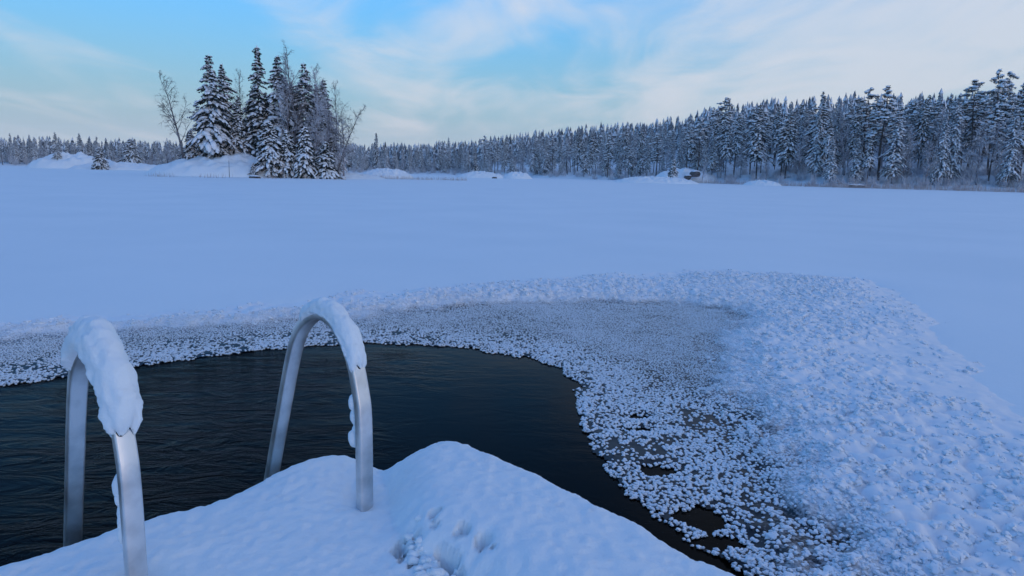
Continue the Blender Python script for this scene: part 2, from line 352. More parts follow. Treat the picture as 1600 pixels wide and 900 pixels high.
# rim: big lumps, gappy
rim = 1 - sstep(0.22, 0.60, d + (cl - 0.5) * 0.5)
keep_p = np.where(fl > 0.97, 0.0, 0.84 - 0.30 * rim - 0.26 * sstep(0.50, 0.34, cl) + 0.45 * (cl2 - 0.5) + 0.2 * fl)
k = rng.uniform(size=x.shape) < keep_p
base = 0.0043 + 0.0030 * rim
r = base * rng.uniform(0.72, 1.3, x.shape)
pts.append(np.column_stack([x, y, surf(x, y) + r * 0.2])[k]); scl.append(r[k])
# fluffy pillows
x, y = scatter(-5.2, 5.0, 1.2, 9.2, 0.027)
vis = (np.abs(x) < y * 0.85 + 0.9); x, y = x[vis], y[vis]
dS = poly_sdf(x, y, S); ok = dS < 0.40; x, y, dS = x[ok], y[ok], dS[ok]
d = ice_dist(x, y); fl = fluff(x, y, d); cl = fbm(x * 4, y * 4, 80, 3)
keep_p = fl * (0.66 - 2.2 * np.clip(0.47 - cl, 0, 1)) * (1 - sstep(-0.9, 0.40, dS + (fbm(x * 2.5, y * 2.5, 33, 3) - 0.5) * 0.9))
pf = puff(x, y); k = rng.uniform(size=x.shape) < keep_p * (0.12 + 0.88 * sstep(0.45, 0.85, pf))
r = (0.007 + 0.009 * pf) * rng.uniform(0.6, 1.45, x.shape)
pts.append(np.column_stack([x, y, surf(x, y) + r * rng.uniform(-0.55, 0.15, x.shape)])[k]); scl.append(r[k])
P = np.concatenate(pts); SCL = np.concatenate(scl); print('frost lumps', len(P))
me = bpy.data.meshes.new('frost_flowers'); me.vertices.add(len(P)); me.vertices.foreach_set('co', P.astype(np.float32).ravel())
a = me.attributes.new('size', 'FLOAT', 'POINT'); a.data.foreach_set('value', SCL.astype(np.float32)); me.materials.append(M['frost'])
fo = bpy.data.objects.new('frost_flowers', me); COL.objects.link(fo)
tag(fo, 'white frost lumps scattered over the dark new ice round the hole', 'frost', kind='stuff')
gt = bpy.data.node_groups.new('scatter_frost', 'GeometryNodeTree')
gt.interface.new_socket('Geometry', in_out='INPUT', socket_type='NodeSocketGeometry'); gt.interface.new_socket('Geometry', in_out='OUTPUT', socket_type='NodeSocketGeometry')
G = gt.nodes; gl = gt.links; gi = G.new('NodeGroupInput'); go = G.new('NodeGroupOutput')
inst = G.new('GeometryNodeInstanceOnPoints'); gl.new(gi.outputs[0], inst.inputs['Points'])
jn = G.new('GeometryNodeJoinGeometry')
for s in range(5):
    ico = G.new('GeometryNodeMeshIcoSphere'); ico.inputs['Radius'].default_value = 1.0; ico.inputs['Subdivisions'].default_value = 3
    spn = G.new('GeometryNodeSetPosition'); gl.new(ico.outputs['Mesh'], spn.inputs['Geometry'])
    nz = G.new('ShaderNodeTexNoise'); nz.noise_dimensions = '4D'; nz.inputs['W'].default_value = s * 7.3; nz.inputs['Scale'].default_value = 1.15; nz.inputs['Detail'].default_value = 3
    vm = G.new('ShaderNodeVectorMath'); vm.operation = 'SUBTRACT'; gl.new(nz.outputs['Color'], vm.inputs[0]); vm.inputs[1].default_value = (0.5, 0.5, 0.55)
    vs = G.new('ShaderNodeVectorMath'); vs.operation = 'MULTIPLY'; gl.new(vm.outputs[0], vs.inputs[0]); vs.inputs[1].default_value = (3.0, 3.0, 1.5)
    gl.new(vs.outputs[0], spn.inputs['Offset'])
    ss = G.new('GeometryNodeSetShadeSmooth'); gl.new(spn.outputs[0], ss.inputs[0])
    sm = G.new('GeometryNodeSetMaterial'); sm.inputs['Material'].default_value = M['frost']; gl.new(ss.outputs[0], sm.inputs[0])
    gi2 = G.new('GeometryNodeGeometryToInstance'); gl.new(sm.outputs[0], gi2.inputs[0]); gl.new(gi2.outputs[0], jn.inputs[0])
gl.new(jn.outputs[0], inst.inputs['Instance']); inst.inputs['Pick Instance'].default_value = True
ri = G.new('FunctionNodeRandomValue'); ri.data_type = 'INT'; ri.inputs['Min'].default_value = 0; ri.inputs['Max'].default_value = 4
gl.new([s for s in ri.outputs if s.type == 'INT'][0], inst.inputs['Instance Index'])
for s in ri.inputs:
    if s.type == 'INT' and s.name == 'Max': s.default_value = 4
    if s.type == 'INT' and s.name == 'Min': s.default_value = 0
rv = G.new('FunctionNodeRandomValue'); rv.data_type = 'FLOAT_VECTOR'
for s in rv.inputs:
    if s.type == 'VECTOR' and s.name == 'Min': s.default_value = (-0.35, -0.35, 0)
    if s.type == 'VECTOR' and s.name == 'Max': s.default_value = (0.35, 0.35, 6.28)
gl.new([s for s in rv.outputs if s.type == 'VECTOR'][0], inst.inputs['Rotation'])
na = G.new('GeometryNodeInputNamedAttribute'); na.data_type = 'FLOAT'; na.inputs['Name'].default_value = 'size'
cx = G.new('ShaderNodeCombineXYZ'); att = [s for s in na.outputs if s.name == 'Attribute' and s.enabled][0]
for i in range(3): gl.new(att, cx.inputs[i])
sv = G.new('ShaderNodeVectorMath'); sv.operation = 'MULTIPLY'; gl.new(cx.outputs[0], sv.inputs[0]); sv.inputs[1].default_value = (1, 1, 0.62)
gl.new(sv.outputs[0], inst.inputs['Scale']); gl.new(inst.outputs[0], go.inputs[0])
md = fo.modifiers.new('scatter', 'NODES'); md.node_group = gt

# ------------------------------------------------------------------ far shores
def shore(a):                        # distance of the waterline, by compass angle (radians) from the lake hole
    return np.interp(a, [az_of(q) for q in (-500, 0, 250, 500, 650, 720, 770, 850, 1000, 1150, 1300, 1600, 2100)],
                     [300, 320, 330, 340, 330, 320, 250, 225, 195, 165, 150, 150, 150])
def hill(a):                         # steepness behind the waterline
    return np.interp(a, [az_of(q) for q in (0, 600, 740, 850, 1000, 1200, 1600)], [0.005, 0.02, 0.045, 0.075, 0.095, 0.135, 0.125])
def ground(x, y):
    a = np.arctan2(x, y); s = np.hypot(x, y) - shore(a) - (fbm(np.asarray(x) * .05, np.asarray(y) * .05, 90, 3) - .5) * 8
    h = -0.5 + 1.1 * sstep(-2, 6, s) + hill(a) * np.clip(s, 0, 130) * sstep(0, 14, s) + 0.02 * np.clip(s - 130, 0, 300)
    h = h + (fbm(np.asarray(x) * .09, np.asarray(y) * .09, 91, 3) - .5) * 2.2 * sstep(3, 20, s)
    return h
aa = np.radians(np.linspace(-62, 62, 300)); ss_ = np.concatenate([np.linspace(-12, 60, 60), np.linspace(64, 600, 40)])
A, SS = np.meshgrid(aa, ss_); D = shore(A) + SS; X = D * np.sin(A); Y = D * np.cos(A)
o, _ = grid_mesh('hillside', X, Y, ground(X, Y), M['lake_snow']); tag(o, kind='structure')

def dome_height(u, v_, p=2.2): return np.clip(1 - (np.abs(u) ** p + np.abs(v_) ** p), 0, 1) ** 0.62
MOUNDS = []
def mound(name, cx, cy, rx, ry, h, seed, rot=0.0):
    MOUNDS.append((cx, cy, rx, ry, h, seed, rot))
    n = 80; t = np.linspace(-1.05, 1.05, n); Uu, Vv = np.meshgrid(t, t)
    x = cx + (Uu * rx) * math.cos(rot) - (Vv * ry) * math.sin(rot); y = cy + (Uu * rx) * math.sin(rot) + (Vv * ry) * math.cos(rot)
    o, _ = grid_mesh(name, x, y, mound_z(x, y, MOUNDS[-1]), M['lake_snow']); return tag(o, kind='structure')
def mound_z(x, y, mm):
    cx, cy, rx, ry, h, seed, rot = mm
    dx, dy = x - cx, y - cy; u = (dx * math.cos(rot) + dy * math.sin(rot)) / rx; v_ = (-dx * math.sin(rot) + dy * math.cos(rot)) / ry
    n = (fbm(np.asarray(x) * 2.2 / max(h, .8), np.asarray(y) * 2.2 / max(h, .8), seed, 4) - 0.5)
    return -0.25 + (h + 0.25) * dome_height(u, v_) * (1 + 0.55 * n)
def ground_at(x, y):
    z = float(ground(np.array(x), np.array(y)))
    for mm in MOUNDS: z = max(z, float(mound_z(np.array(float(x)), np.array(float(y)), mm)))
    return max(z, 0.03)
def MD(name, px0, px1, dist, h, depth, seed):
    c = at_dist((px0 + px1) / 2, dist); rx = (px1 - px0) / 2 / F_PX * dist * 1.05
    return mound(name, c[0], c[1] + depth * 0.6, rx, depth, h, seed, -math.atan2(c[0], c[1]))
MD('island', 222, 470, 97, 2.75, 10, 101)
MD('island', 380, 585, 97, 0.9, 9, 102)
MD('knoll', 45, 150, 200, 3.6, 9, 103)
MD('knoll', 110, 235, 190, 1.7, 9, 104)
MD('knoll', 556, 640, 120, 1.5, 5, 105)
MD('knoll', 712, 790, 170, 1.5, 5, 106)
MD('knoll', 785, 832, 170, 1.6, 4, 107)
MD('knoll', 965, 1095, 135, 1.25, 4, 108)
MD('knoll', 1030, 1130, 175, 3.4, 9, 109)
MD('knoll', 1170, 1225, 146, 1.0, 3, 110)

# ------------------------------------------------------------------ tree builders
def ico():
    t = (1 + 5 ** .5) / 2
    v = np.array([(-1, t, 0), (1, t, 0), (-1, -t, 0), (1, -t, 0), (0, -1, t), (0, 1, t), (0, -1, -t), (0, 1, -t), (t, 0, -1), (t, 0, 1), (-t, 0, -1), (-t, 0, 1)], float)
    v /= np.linalg.norm(v[0])
    f = [(0, 11, 5), (0, 5, 1), (0, 1, 7), (0, 7, 10), (0, 10, 11), (1, 5, 9), (5, 11, 4), (11, 10, 2), (10, 7, 6), (7, 1, 8), (3, 9, 4), (3, 4, 2), (3, 2, 6), (3, 6, 8), (3, 8, 9), (4, 9, 5), (2, 4, 11), (6, 2, 10), (8, 6, 7), (9, 8, 1)]
    return v, f
ICO_V, ICO_F = ico()
def blob(mb, rg, c, rx, ry, rz, ang, slope=0.0):
    v = ICO_V * rg.uniform(0.72, 1.22, (12, 1)); v = v * (rx, ry, rz); v[:, 2] += v[:, 0] * slope
    ca, sa = math.cos(ang), math.sin(ang)
    x = v[:, 0] * ca - v[:, 1] * sa; y = v[:, 0] * sa + v[:, 1] * ca
    mb.add(list(np.column_stack([x + c[0], y + c[1], v[:, 2] + c[2]])), ICO_F)
def blade(mb, rg, p, d, L, wd):
    d = np.asarray(d, float); d /= np.linalg.norm(d) + 1e-9
    s = np.cross(d, (rg.normal(0, .4), rg.normal(0, .4), 1.0)); s /= np.linalg.norm(s) + 1e-9
    q = p + d * L * 0.5
    mb.add([p, q + s * wd * .5, p + d * L, q - s * wd * .5], [(0, 1, 2, 3)])
TREE_LIB = {}
def spruce_parts(seed, H, R, base, snow, bare=False):
    rg = np.random.default_rng(seed); tr = MB(); nd = MB(); sn = MB()
    lean = rg.normal(0, .012, 2)
    axis = lambda z: np.array([lean[0] * z, lean[1] * z, z])
    tr.tube([axis(H * k / 8.0) for k in range(9)], [max(.016 * H * .55 * (1 - k / 8.2), .012) for k in range(9)], 7)
    z = base * H
    while z < 0.985 * H:
        f = (z - base * H) / (H * (1 - base)); L = R * ((1 - f) ** 0.82) * (0.62 + 0.38 * min(1, f * 5 + .25)) + 0.10
        for k in range(rg.integers(5, 8) if f < .7 else 5):
            a = rg.uniform(0, 2 * math.pi); ln = L * rg.uniform(.62, 1.22)
            if rg.uniform() < .06: ln *= 1.3
            out = np.array([math.cos(a), math.sin(a), 0]); side = np.array([-out[1], out[0], 0]); p0 = axis(min(z + rg.uniform(-.022, .022) * H, H * .985))
            s0 = 0.35 * f ** 2 + 0.02; dr = 0.42 + 0.34 * (1 - f) * rg.uniform(.5, 1.4)
            cur = lambda t: p0 + out * ln * t + np.array([0, 0, ln * (s0 * t - dr * t * t + .10 * t ** 4)])
            nb = int(12 + 15 * min(ln, 2.8))
            for i in range(nb):
                t = rg.uniform(.08, 1.0); sg = rg.choice((-1, 1))
                d = out * rg.uniform(.3, 1.0) + side * sg * rg.uniform(.2, 1.0) + np.array([0, 0, -rg.uniform(.2, 1.3)])
                blade(nd, rg, cur(t), d, (.20 + .22 * ln * (1 - .55 * t)) * rg.uniform(.7, 1.2), rg.uniform(.07, .15) + .03 * ln)
            nsn = int(2 + 2.4 * ln)
            for i in range(nsn):
                if rg.uniform() > snow: continue
                t = (i + rg.uniform(.3, 1.0)) / nsn; t = .12 + .90 * t
                rr = (.065 + .088 * ln * (1.1 - .5 * t)) * rg.uniform(.55, 1.5)
                c = cur(t) + side * rg.normal(0, .10 * ln) + np.array([0, 0, rr * .30])
                blob(sn, rg, c, rr * 1.5, rr * 1.0, rr * .60, a, s0 - 2 * dr * t + .25)
        z += H * .028 * rg.uniform(.7, 1.3) * (1 if f < .7 else .7)
    blob(sn, rg, axis(H * .99), .05, .05, .22, 0)
    if base > .12:                   # dead stubs on the bare bole
        for i in range(14):
            zz = rg.uniform(.04, base) * H; a = rg.uniform(0, 6.28); l = rg.uniform(.3, 1.0)
            tr.tube([axis(zz), axis(zz) + np.array([math.cos(a) * l, math.sin(a) * l, -.15 * l])], [.022, .008], 3)
    return tr, nd, sn
def pine_parts(seed, H, R, base, snow):
    rg = np.random.default_rng(seed); tr = MB(); nd = MB(); sn = MB()
    sw = rg.normal(0, .02, 2); ph = rg.uniform(0, 6, 2)
    axis = lambda z: np.array([sw[0] * z + .12 * math.sin(z * .5 + ph[0]), sw[1] * z + .12 * math.sin(z * .45 + ph[1]), z])
    tr.tube([axis(H * .97 * k / 10.0) for k in range(11)], [max(.0115 * H * (1 - k / 11.5), .02) for k in range(11)], 7)
    nl = 34
    for i in range(nl):
        f = (i + rg.uniform(0, 1)) / nl; z = H * (base + (0.97 - base) * f); ln = R * (math.sin(math.pi * min(1, (.22 + .80 * f))) ** .8 + .12) * rg.uniform(.55, 1.2)
        a = rg.uniform(0, 6.283); out = np.array([math.cos(a), math.sin(a), 0]); side = np.array([-out[1], out[0], 0]); p0 = axis(z)
        s0 = rg.uniform(-.15, .35) + .3 * f; cur = lambda t: p0 + out * ln * t + np.array([0, 0, ln * (s0 * t - .42 * t * t)])
        tr.tube([cur(0), cur(.35), cur(.7), cur(1)], [.05, .035, .022, .01], 4, False)
        for j in range(int(3 + 2.2 * ln)):
            t = rg.uniform(.3, 1.02); c = cur(t) + side * rg.normal(0, .24 * ln * (.4 + t * .5)) + np.array([0, 0, rg.normal(0, .07)]); rr = rg.uniform(.22, .42)
            for q in range(13):
                d = rg.normal(0, 1, 3); d[2] = d[2] * .55 - .15; d /= np.linalg.norm(d)
                blade(nd, rg, c, d, rr * rg.uniform(.8, 1.35), rg.uniform(.09, .17))
            if rg.uniform() < snow: blob(sn, rg, c + np.array([0, 0, rr * .33]), rr * rg.uniform(.8, 1.15), rr * rg.uniform(.65, .95), rr * .48, a + rg.normal(0, .4))
    for i in range(12):
        zz = rg.uniform(.2, base) * H; a = rg.uniform(0, 6.28); l = rg.uniform(.3, 1.1)
        tr.tube([axis(zz), axis(zz) + np.array([math.cos(a) * l, math.sin(a) * l, rg.uniform(-.3, .1) * l])], [.022, .008], 3)
    return tr, nd, sn
def birch_parts(seed, H, spread, nb, nsub, ntw, lean=(0, 0), thick=1.0, low=.18):
    rg = np.random.default_rng(seed); tr = MB(); tw = MB()
    pts = []; p = np.zeros(3); d = np.array([lean[0], lean[1], 1.0])
    nseg = 10
    for i in range(nseg + 1):
        pts.append(p.copy()); d = d + rg.normal(0, .05, 3) * (1, 1, 0) + np.array([lean[0], lean[1], 0]) * .12; p = p + d / np.linalg.norm(d) * H / nseg
    tr.tube(pts, [max(.0085 * H * (1 - i / (nseg + .6)), .012) * thick for i in range(nseg + 1)], 6)
    P = np.array(pts)
    def on(t): t = min(t, .999) * nseg; i = int(t); return P[i] * (1 - t + i) + P[i + 1] * (t - i)
    def branch(p, d, L, r, lvl):
        d = d / np.linalg.norm(d); q = [p]; n = 4 if lvl < 2 else 3; dd = d.copy()
        for i in range(n):
            dd = dd + rg.normal(0, .13, 3) + np.array([0, 0, (.10 if lvl == 0 else -.10 if lvl == 1 else -.24)]); dd /= np.linalg.norm(dd); q.append(q[-1] + dd * L / n)
        (tr if lvl == 0 else tw).tube(q, [r * (1 - .75 * i / n) for i in range(n + 1)], 4 if lvl == 0 else 3, False)
        if lvl >= 2: return
        m_ = nsub if lvl == 0 else ntw
        for j in range(m_):
            t = rg.uniform(.18, 1.0) * n; i = min(int(t), n - 1); pp = q[i] * (1 - t + i) + q[i + 1] * (t - i); ax = q[i + 1] - q[i]; ax /= np.linalg.norm(ax)
            e = rg.normal(0, 1, 3); e -= ax * (e @ ax); e /= np.linalg.norm(e)
            branch(pp, ax * .75 + e * rg.uniform(.5, 1.0), L * rg.uniform(.28, .55) * (1.1 - .4 * t / n), r * .52, lvl + 1)
    for i in range(nb):
        t = low + (1 - low) * ((i + rg.uniform()) / nb) ** .9; a = rg.uniform(0, 6.283)
        dv = np.array([math.cos(a) * .85, math.sin(a) * .85, rg.uniform(.65, 1.25)]); L = H * spread * (1.12 - t) * rg.uniform(.6, 1.25)
        branch(on(t), dv, L + .4, max(.0036 * H * (1.1 - t), .016) * thick, 0)
    return tr, tw
def reg(kind, key, parts, mats, names):
    TREE_LIB.setdefault(kind, []).append((key, [(nm, mesh_data(nm, mb, mt)) for nm, mb, mt in zip(names, parts, mats)]))
def mesh_data(nm, mb, mt):
    me = bpy.data.meshes.new(nm); me.from_pydata([tuple(v) for v in mb.v], [], mb.f); me.update(); me.materials.append(mt)
    me.polygons.foreach_set('use_smooth', np.full(len(me.polygons), True)); return me
def place(kind, var, name, label, cat, x, y, h, rz=None, group=None, rg=random, wide=1.0, z=None):
    key, parts = TREE_LIB[kind][var % len(TREE_LIB[kind])]
    s = h / key; zz = ground_at(x, y) - 0.12 if z is None else z
    e = empty(name, (x, y, zz), rg.uniform(0, 6.28) if rz is None else rz, (s * wide, s * wide, s)); tag(e, label, cat, group)
    for nm, me in parts:
        o = bpy.data.objects.new(nm, me); COL.objects.link(o); o.parent = e
        if nm != 'trunk': o['kind'] = 'stuff'
    return e
SPN = ('trunk', 'crown', 'snow_load'); SPM = (M['bark'], M['needles'], M['tree_snow']); SPF = (M['bark'], M['needles_frost'], M['tree_snow'])
for s in range(4): reg('spruce_island', 13.0, spruce_parts(200 + s, 13.0, 3.3, .0, .74), SPM, SPN)
for s in range(2): reg('spruce_slim', 13.0, spruce_parts(220 + s, 13.0, 1.9, .03, .62), SPM, SPN)
for s in range(3): reg('spruce_small', 5.0, spruce_parts(230 + s, 5.0, 1.6, .02, .97), SPM, SPN)
for s in range(4): reg('spruce_forest', 15.0, spruce_parts(240 + s, 15.0, 2.2, (.20, .30, .38, .44)[s], .80), SPM, SPN)
for s in range(3): reg('spruce_frost', 14.0, spruce_parts(250 + s, 14.0, 1.9, .12, .92), SPF, SPN)
for s in range(5): reg('pine', 16.0, pine_parts(260 + s, 16.0, 2.1, (.48, .55, .60, .52, .40)[s], .86), SPM, SPN)
BN = ('trunk', 'twigs')
for s in range(3): reg('birch', 11.0, birch_parts(300 + s, 11.0, .34, 26, 8, 6, thick=1.7), (M['twig_dark'], M['twig_dark']), BN)
for s in range(3): reg('birch_frost', 11.0, birch_parts(310 + s, 11.0, .30, 30, 9, 7, thick=1.8), (M['twig'], M['twig_white']), BN)
reg('birch_fan', 10.0, birch_parts(320, 10.0, .42, 24, 8, 6, lean=(.22, 0), thick=1.7), (M['twig_dark'], M['twig_dark']), BN)
reg('birch_fan', 10.0, birch_parts(321, 10.0, .36, 24, 8, 6, lean=(-.06, 0), thick=1.7), (M['twig_dark'], M['twig_dark']), BN)

# ------------------------------------------------------------------ trees on the island (photo x, distance, height, form)
random.seed(11)
def isl(kind, var, name, label, cat, px_, dist, h, rz=None, wide=1.0, group=None):
    p = at_dist(px_, dist); return place(kind, var, name, label, cat, p[0], p[1], h, rz, group, wide=wide)
isl('birch_fan', 1, 'birch_tree', 'tall bare birch leaning away from the island spruces, alone on the mound', 'tree', 288, 101, 11.0, 0.1, .95)
isl('spruce_island', 0, 'spruce_tree', 'broad white-crusted spruce at the mound end of the island grove', 'tree', 334, 101, 12.8, 0.3, 1.0)
isl('spruce_island', 1, 'spruce_tree', 'dark spruce with little snow grown against the broad white-crusted spruce', 'tree', 352, 104, 12.9, 1.2, .95)
isl('spruce_small', 0, 'spruce_tree', 'low dark spruce between the lone birch and the broad spruce', 'tree', 300, 102, 4.0, 2.0, 1.0)
isl('birch', 0, 'birch_tree', 'thin bare birch in the gap between the broad and the pointed spruce', 'tree', 381, 106, 12.0, 0.5, .7)
isl('spruce_island', 2, 'spruce_tree', 'half-height dark spruce under the thin birch in the gap', 'tree', 374, 102, 8.0, 0.9, 1.0)
isl('spruce_slim', 0, 'spruce_tree', 'slim pointed spruce, the tallest tip of the island grove', 'tree', 407, 102, 15.2, 2.2, 1.15)
isl('spruce_island', 3, 'spruce_tree', 'full spruce next to the slim pointed spruce', 'tree', 438, 101, 14.0, 3.0, .95)
isl('birch', 1, 'birch_tree', 'tall bare birch whose twigs top the middle of the grove', 'tree', 460, 99, 15.2, 1.0, .8)
isl('spruce_island', 0, 'spruce_tree', 'tall spruce mixed with birches at the low end of the grove', 'tree', 480, 102, 14.2, 4.0, .95)
isl('birch', 2, 'birch_tree', 'bare birch just behind the tall spruce at the low end', 'tree', 503, 101, 14.3, 2.4, .7)
isl('birch', 0, 'birch_tree', 'upright bare birch standing clear at the low end of the grove', 'tree', 526, 98, 12.2, 3.6, .75)
isl('birch_fan', 0, 'birch_tree', 'bare birch leaning far out over the lake at the low end', 'tree', 527, 97, 9.6, 0.0, .9)
isl('spruce_island', 1, 'spruce_tree', 'shaded spruce deep inside the island grove', 'tree', 398, 105, 9.5, 0.2, 1.1)
isl('spruce_island', 2, 'spruce_tree', 'dense spruce filling the low end of the island grove', 'tree', 505, 100, 9.5, 5.2, 1.05)
isl('spruce_island', 3, 'spruce_tree', 'broad low spruce closing the grove between the two tallest spruces', 'tree', 420, 103, 9.0, 1.2, 1.1)
isl('spruce_island', 1, 'spruce_tree', 'mid-height spruce between the full spruce and the birch-mixed spruce', 'tree', 461, 103, 11.0, 2.6, 1.0)
isl('spruce_island', 0, 'spruce_tree', 'low spreading spruce at the tail of the grove by the waterline', 'tree', 522, 98, 6.2, 3.3, 1.15)
isl('spruce_island', 2, 'spruce_tree', 'tall shaggy spruce behind the upright birch', 'tree', 494, 104, 12.4, 0.6, .9)
isl('spruce_island', 3, 'spruce_tree', 'stepped-down spruce before the leaning birch', 'tree', 514, 103, 10.2, 5.0, .9)
isl('spruce_island', 0, 'spruce_tree', 'bulky spruce filling the heart of the grove', 'tree', 448, 105, 12.0, 5.5, 1.05)
isl('birch_frost', 0, 'birch_tree', 'tall frosted birch crown over the full spruce', 'tree', 452, 98, 14.2, 0.9, .75)
isl('birch_frost', 1, 'birch_tree', 'tall frosted birch crown beside the tall low-end spruce', 'tree', 497, 98, 13.6, 2.1, .8)
isl('birch_frost', 2, 'birch_tree', 'frosted birch closing the grove before the upright bare birch', 'tree', 516, 97, 10.8, 4.1, .9)
isl('birch_frost', 0, 'birch_tree', 'shorter frosted birch spreading under the leaning birch', 'tree', 537, 96, 7.6, 5.1, 1.1)
isl('spruce_island', 2, 'spruce_tree', 'high-shouldered spruce behind the frosted birch crowns', 'tree', 507, 105, 13.2, 2.0, 1.0)
isl('spruce_small', 1, 'spruce_tree', 'small heavily snowed spruce in front of the slim pointed spruce', 'tree', 424, 94, 6.2, 0.7, 1.1)
isl('spruce_small', 2, 'spruce_tree', 'small snow-wrapped spruce in front of the full spruce', 'tree', 450, 94, 6.0, 1.9, .95)
isl('spruce_small', 0, 'spruce_tree', 'narrow snow-wrapped spruce in front of the tall low-end spruce', 'tree', 477, 93, 6.6, 2.9, .9)
isl('spruce_small', 1, 'spruce_tree', 'low rounded spruce at the lake edge under the leaning birch', 'tree', 508, 93, 4.8, 4.2, 1.2)
isl('birch_frost', 0, 'birch_tree', 'short frost-white birch thicket at the waterline of the grove', 'tree', 530, 94, 4.6, 0.8, 1.1)
isl('birch_frost', 1, 'birch_tree', 'frosted birch rising among the small spruces of the grove', 'tree', 490, 95, 10.0, 0.3, .7)
isl('birch_frost', 2, 'birch_tree', 'low frosted birch bush at the mound end beside the lone birch', 'tree', 262, 108, 4.2, 0.3, 1.2)
isl('spruce_small', 2, 'spruce_tree', 'tiny snowy sapling on the crest of the island mound', 'tree', 396, 93, 1.6, 0.3, 1.1)
isl('spruce_small', 0, 'spruce_tree', 'small snowy spruce at the foot of the far snow knoll', 'tree', 158, 186, 5.2, 0.3, 1.2)
isl('spruce_small', 1, 'spruce_tree', 'snowy bush-like spruce on the crest of the far snow knoll', 'tree', 92, 200, 2.6, 0.3, 1.3)
isl('spruce_small', 2, 'spruce_tree', 'small spruce beyond the far snow knoll toward the island', 'tree', 205, 200, 6.5, 0.3, 1.2)
isl('spruce_slim', 1, 'spruce_tree', 'lone columnar spruce sticking out above the far middle forest', 'tree', 588, 345, 19.0, 0.3, .8)
isl('spruce_slim', 1, 'spruce_tree', 'slim spruce standing beside the little knoll before the hillside forest', 'tree', 742, 185, 8.0, 1.3, 1.0)
isl('pine', 4, 'pine_tree', 'small crooked pine on the little knoll before the hillside forest', 'tree', 732, 174, 5.0, 1.3, 1.0)

isl('spruce_small', 0, 'spruce_tree', 'small spruce in front of the rocky outcrop', 'tree', 1052, 165, 5.5, 0.4, .9)
isl('birch_frost', 1, 'birch_tree', 'thin frosted birch beside the rocky outcrop', 'tree', 1098, 167, 6.0, 0.4, .8)
isl('pine', 2, 'pine_tree', 'tall pine rising from the top of the rocky outcrop', 'tree', 1090, 178, 13.5, 0.4, 1.0)
isl('pine', 1, 'pine_tree', 'slim pine growing at the back of the rocky outcrop', 'tree', 1072, 181, 12.0, 2.4, .9)
# pair of dark pine limbs reaching out of the grove is part of the broad spruce's neighbour
isl('pine', 4, 'pine_tree', 'short dark pine reaching out beside the broad white-crusted spruce', 'tree', 312, 103, 7.6, 0.4, 1.0)

# ------------------------------------------------------------------ the forests, tree by tree
frg = random.Random(77)
def row(px_lo, px_hi, n, s_lo, s_hi, kinds, hs, where, grp):
    for i in range(n):
        q = px_lo + (px_hi - px_lo) * (i + frg.uniform(.05, .95)) / n
        a = az_of(q); D_ = float(shore(a)) + frg.uniform(s_lo, s_hi); x, y = D_ * math.sin(a), D_ * math.cos(a)
        kd = frg.choices([k for k, _ in kinds], [w_ for _, w_ in kinds])[0]
        h = frg.uniform(*hs) * frg.uniform(.88, 1.12) * (1.0 if 'birch' not in kd else .72) * (1.06 if kd == 'pine' else 1) * frg.choice((1, 1, 1.1, .92, .75))
        nm = {'s': 'spruce_tree', 'p': 'pine_tree', 'b': 'birch_tree'}[kd[0]]; sp_ = nm.split('_')[0]
        look = {'spruce_forest': 'dark snow-laden spruce', 'spruce_frost': 'pale frost-coated spruce', 'pine': 'bare-boled snowy pine', 'birch_frost': 'frost-white leafless birch'}[kd]
        mid_ = (hs[0] + hs[1]) / 2 * (.72 if 'birch' in kd else 1)
        look = ('tall ' if h > mid_ * 1.12 else 'short ' if h < mid_ * .86 else 'mid-sized ') + look
        place(kd, frg.randrange(8), nm, look + ' ' + where, 'tree', x, y, h, None, look + ' ' + grp, frg, frg.uniform(.8, 1.35))
K1 = [('spruce_forest', 4), ('pine', 4), ('birch_frost', 4.5), ('spruce_frost', 3)]
K2 = [('spruce_forest', 4), ('pine', 2), ('birch_frost', 3), ('spruce_frost', 3)]
K3 = [('spruce_forest', 5), ('spruce_frost', 5), ('birch_frost', 2)]
STEEP, GENTLE = 'of the high slope forest', 'of the gentle slope forest'
row(1120, 1640, 30, 5, 11, K1, (9, 17), 'at the reedy foot of the high forest slope', 'at the reedy foot ' + STEEP)
row(1110, 1650, 36, 12, 22, K1, (13, 18), 'just behind the shore trees of the high forest slope', 'behind the shore trees ' + STEEP)
row(1100, 1660, 38, 24, 38, K1, (13, 17), 'midway up the high forest slope', 'midway up ' + STEEP)
row(1090, 1660, 38, 40, 60, K1, (12, 15.5), 'on the skyline of the high forest slope', 'on the skyline ' + STEEP)
row(745, 1130, 34, 4, 12, K2, (6.5, 13), 'at the snowy shore of the gentle forest slope', 'at the shore ' + GENTLE)
row(745, 1130, 40, 14, 30, K2, (9, 14), 'just behind the shore trees of the gentle slope', 'behind the shore trees ' + GENTLE)
row(745, 1120, 40, 32, 60, K2, (9, 13), 'midway up the gentle forest slope', 'midway up ' + GENTLE)
row(750, 1110, 40, 62, 100, K3, (10, 13), 'on the skyline of the gentle forest slope', 'on the skyline ' + GENTLE)
row(540, 745, 26, 4, 14, K3, (7, 13), 'at the edge of the far forest beyond the island', 'at the edge of the far forest')
row(540, 740, 28, 16, 40, K3, (11, 15), 'rising inside the far forest beyond the island', 'inside the far forest')
row(-20, 300, 34, 3, 12, K2, (7, 12), 'at the far shore behind the snow knoll', 'at the far shore behind the knoll')
row(-20, 300, 36, 14, 34, K3, (9, 12.5), 'in the back rows of the forest behind the snow knoll', 'back rows behind the knoll')

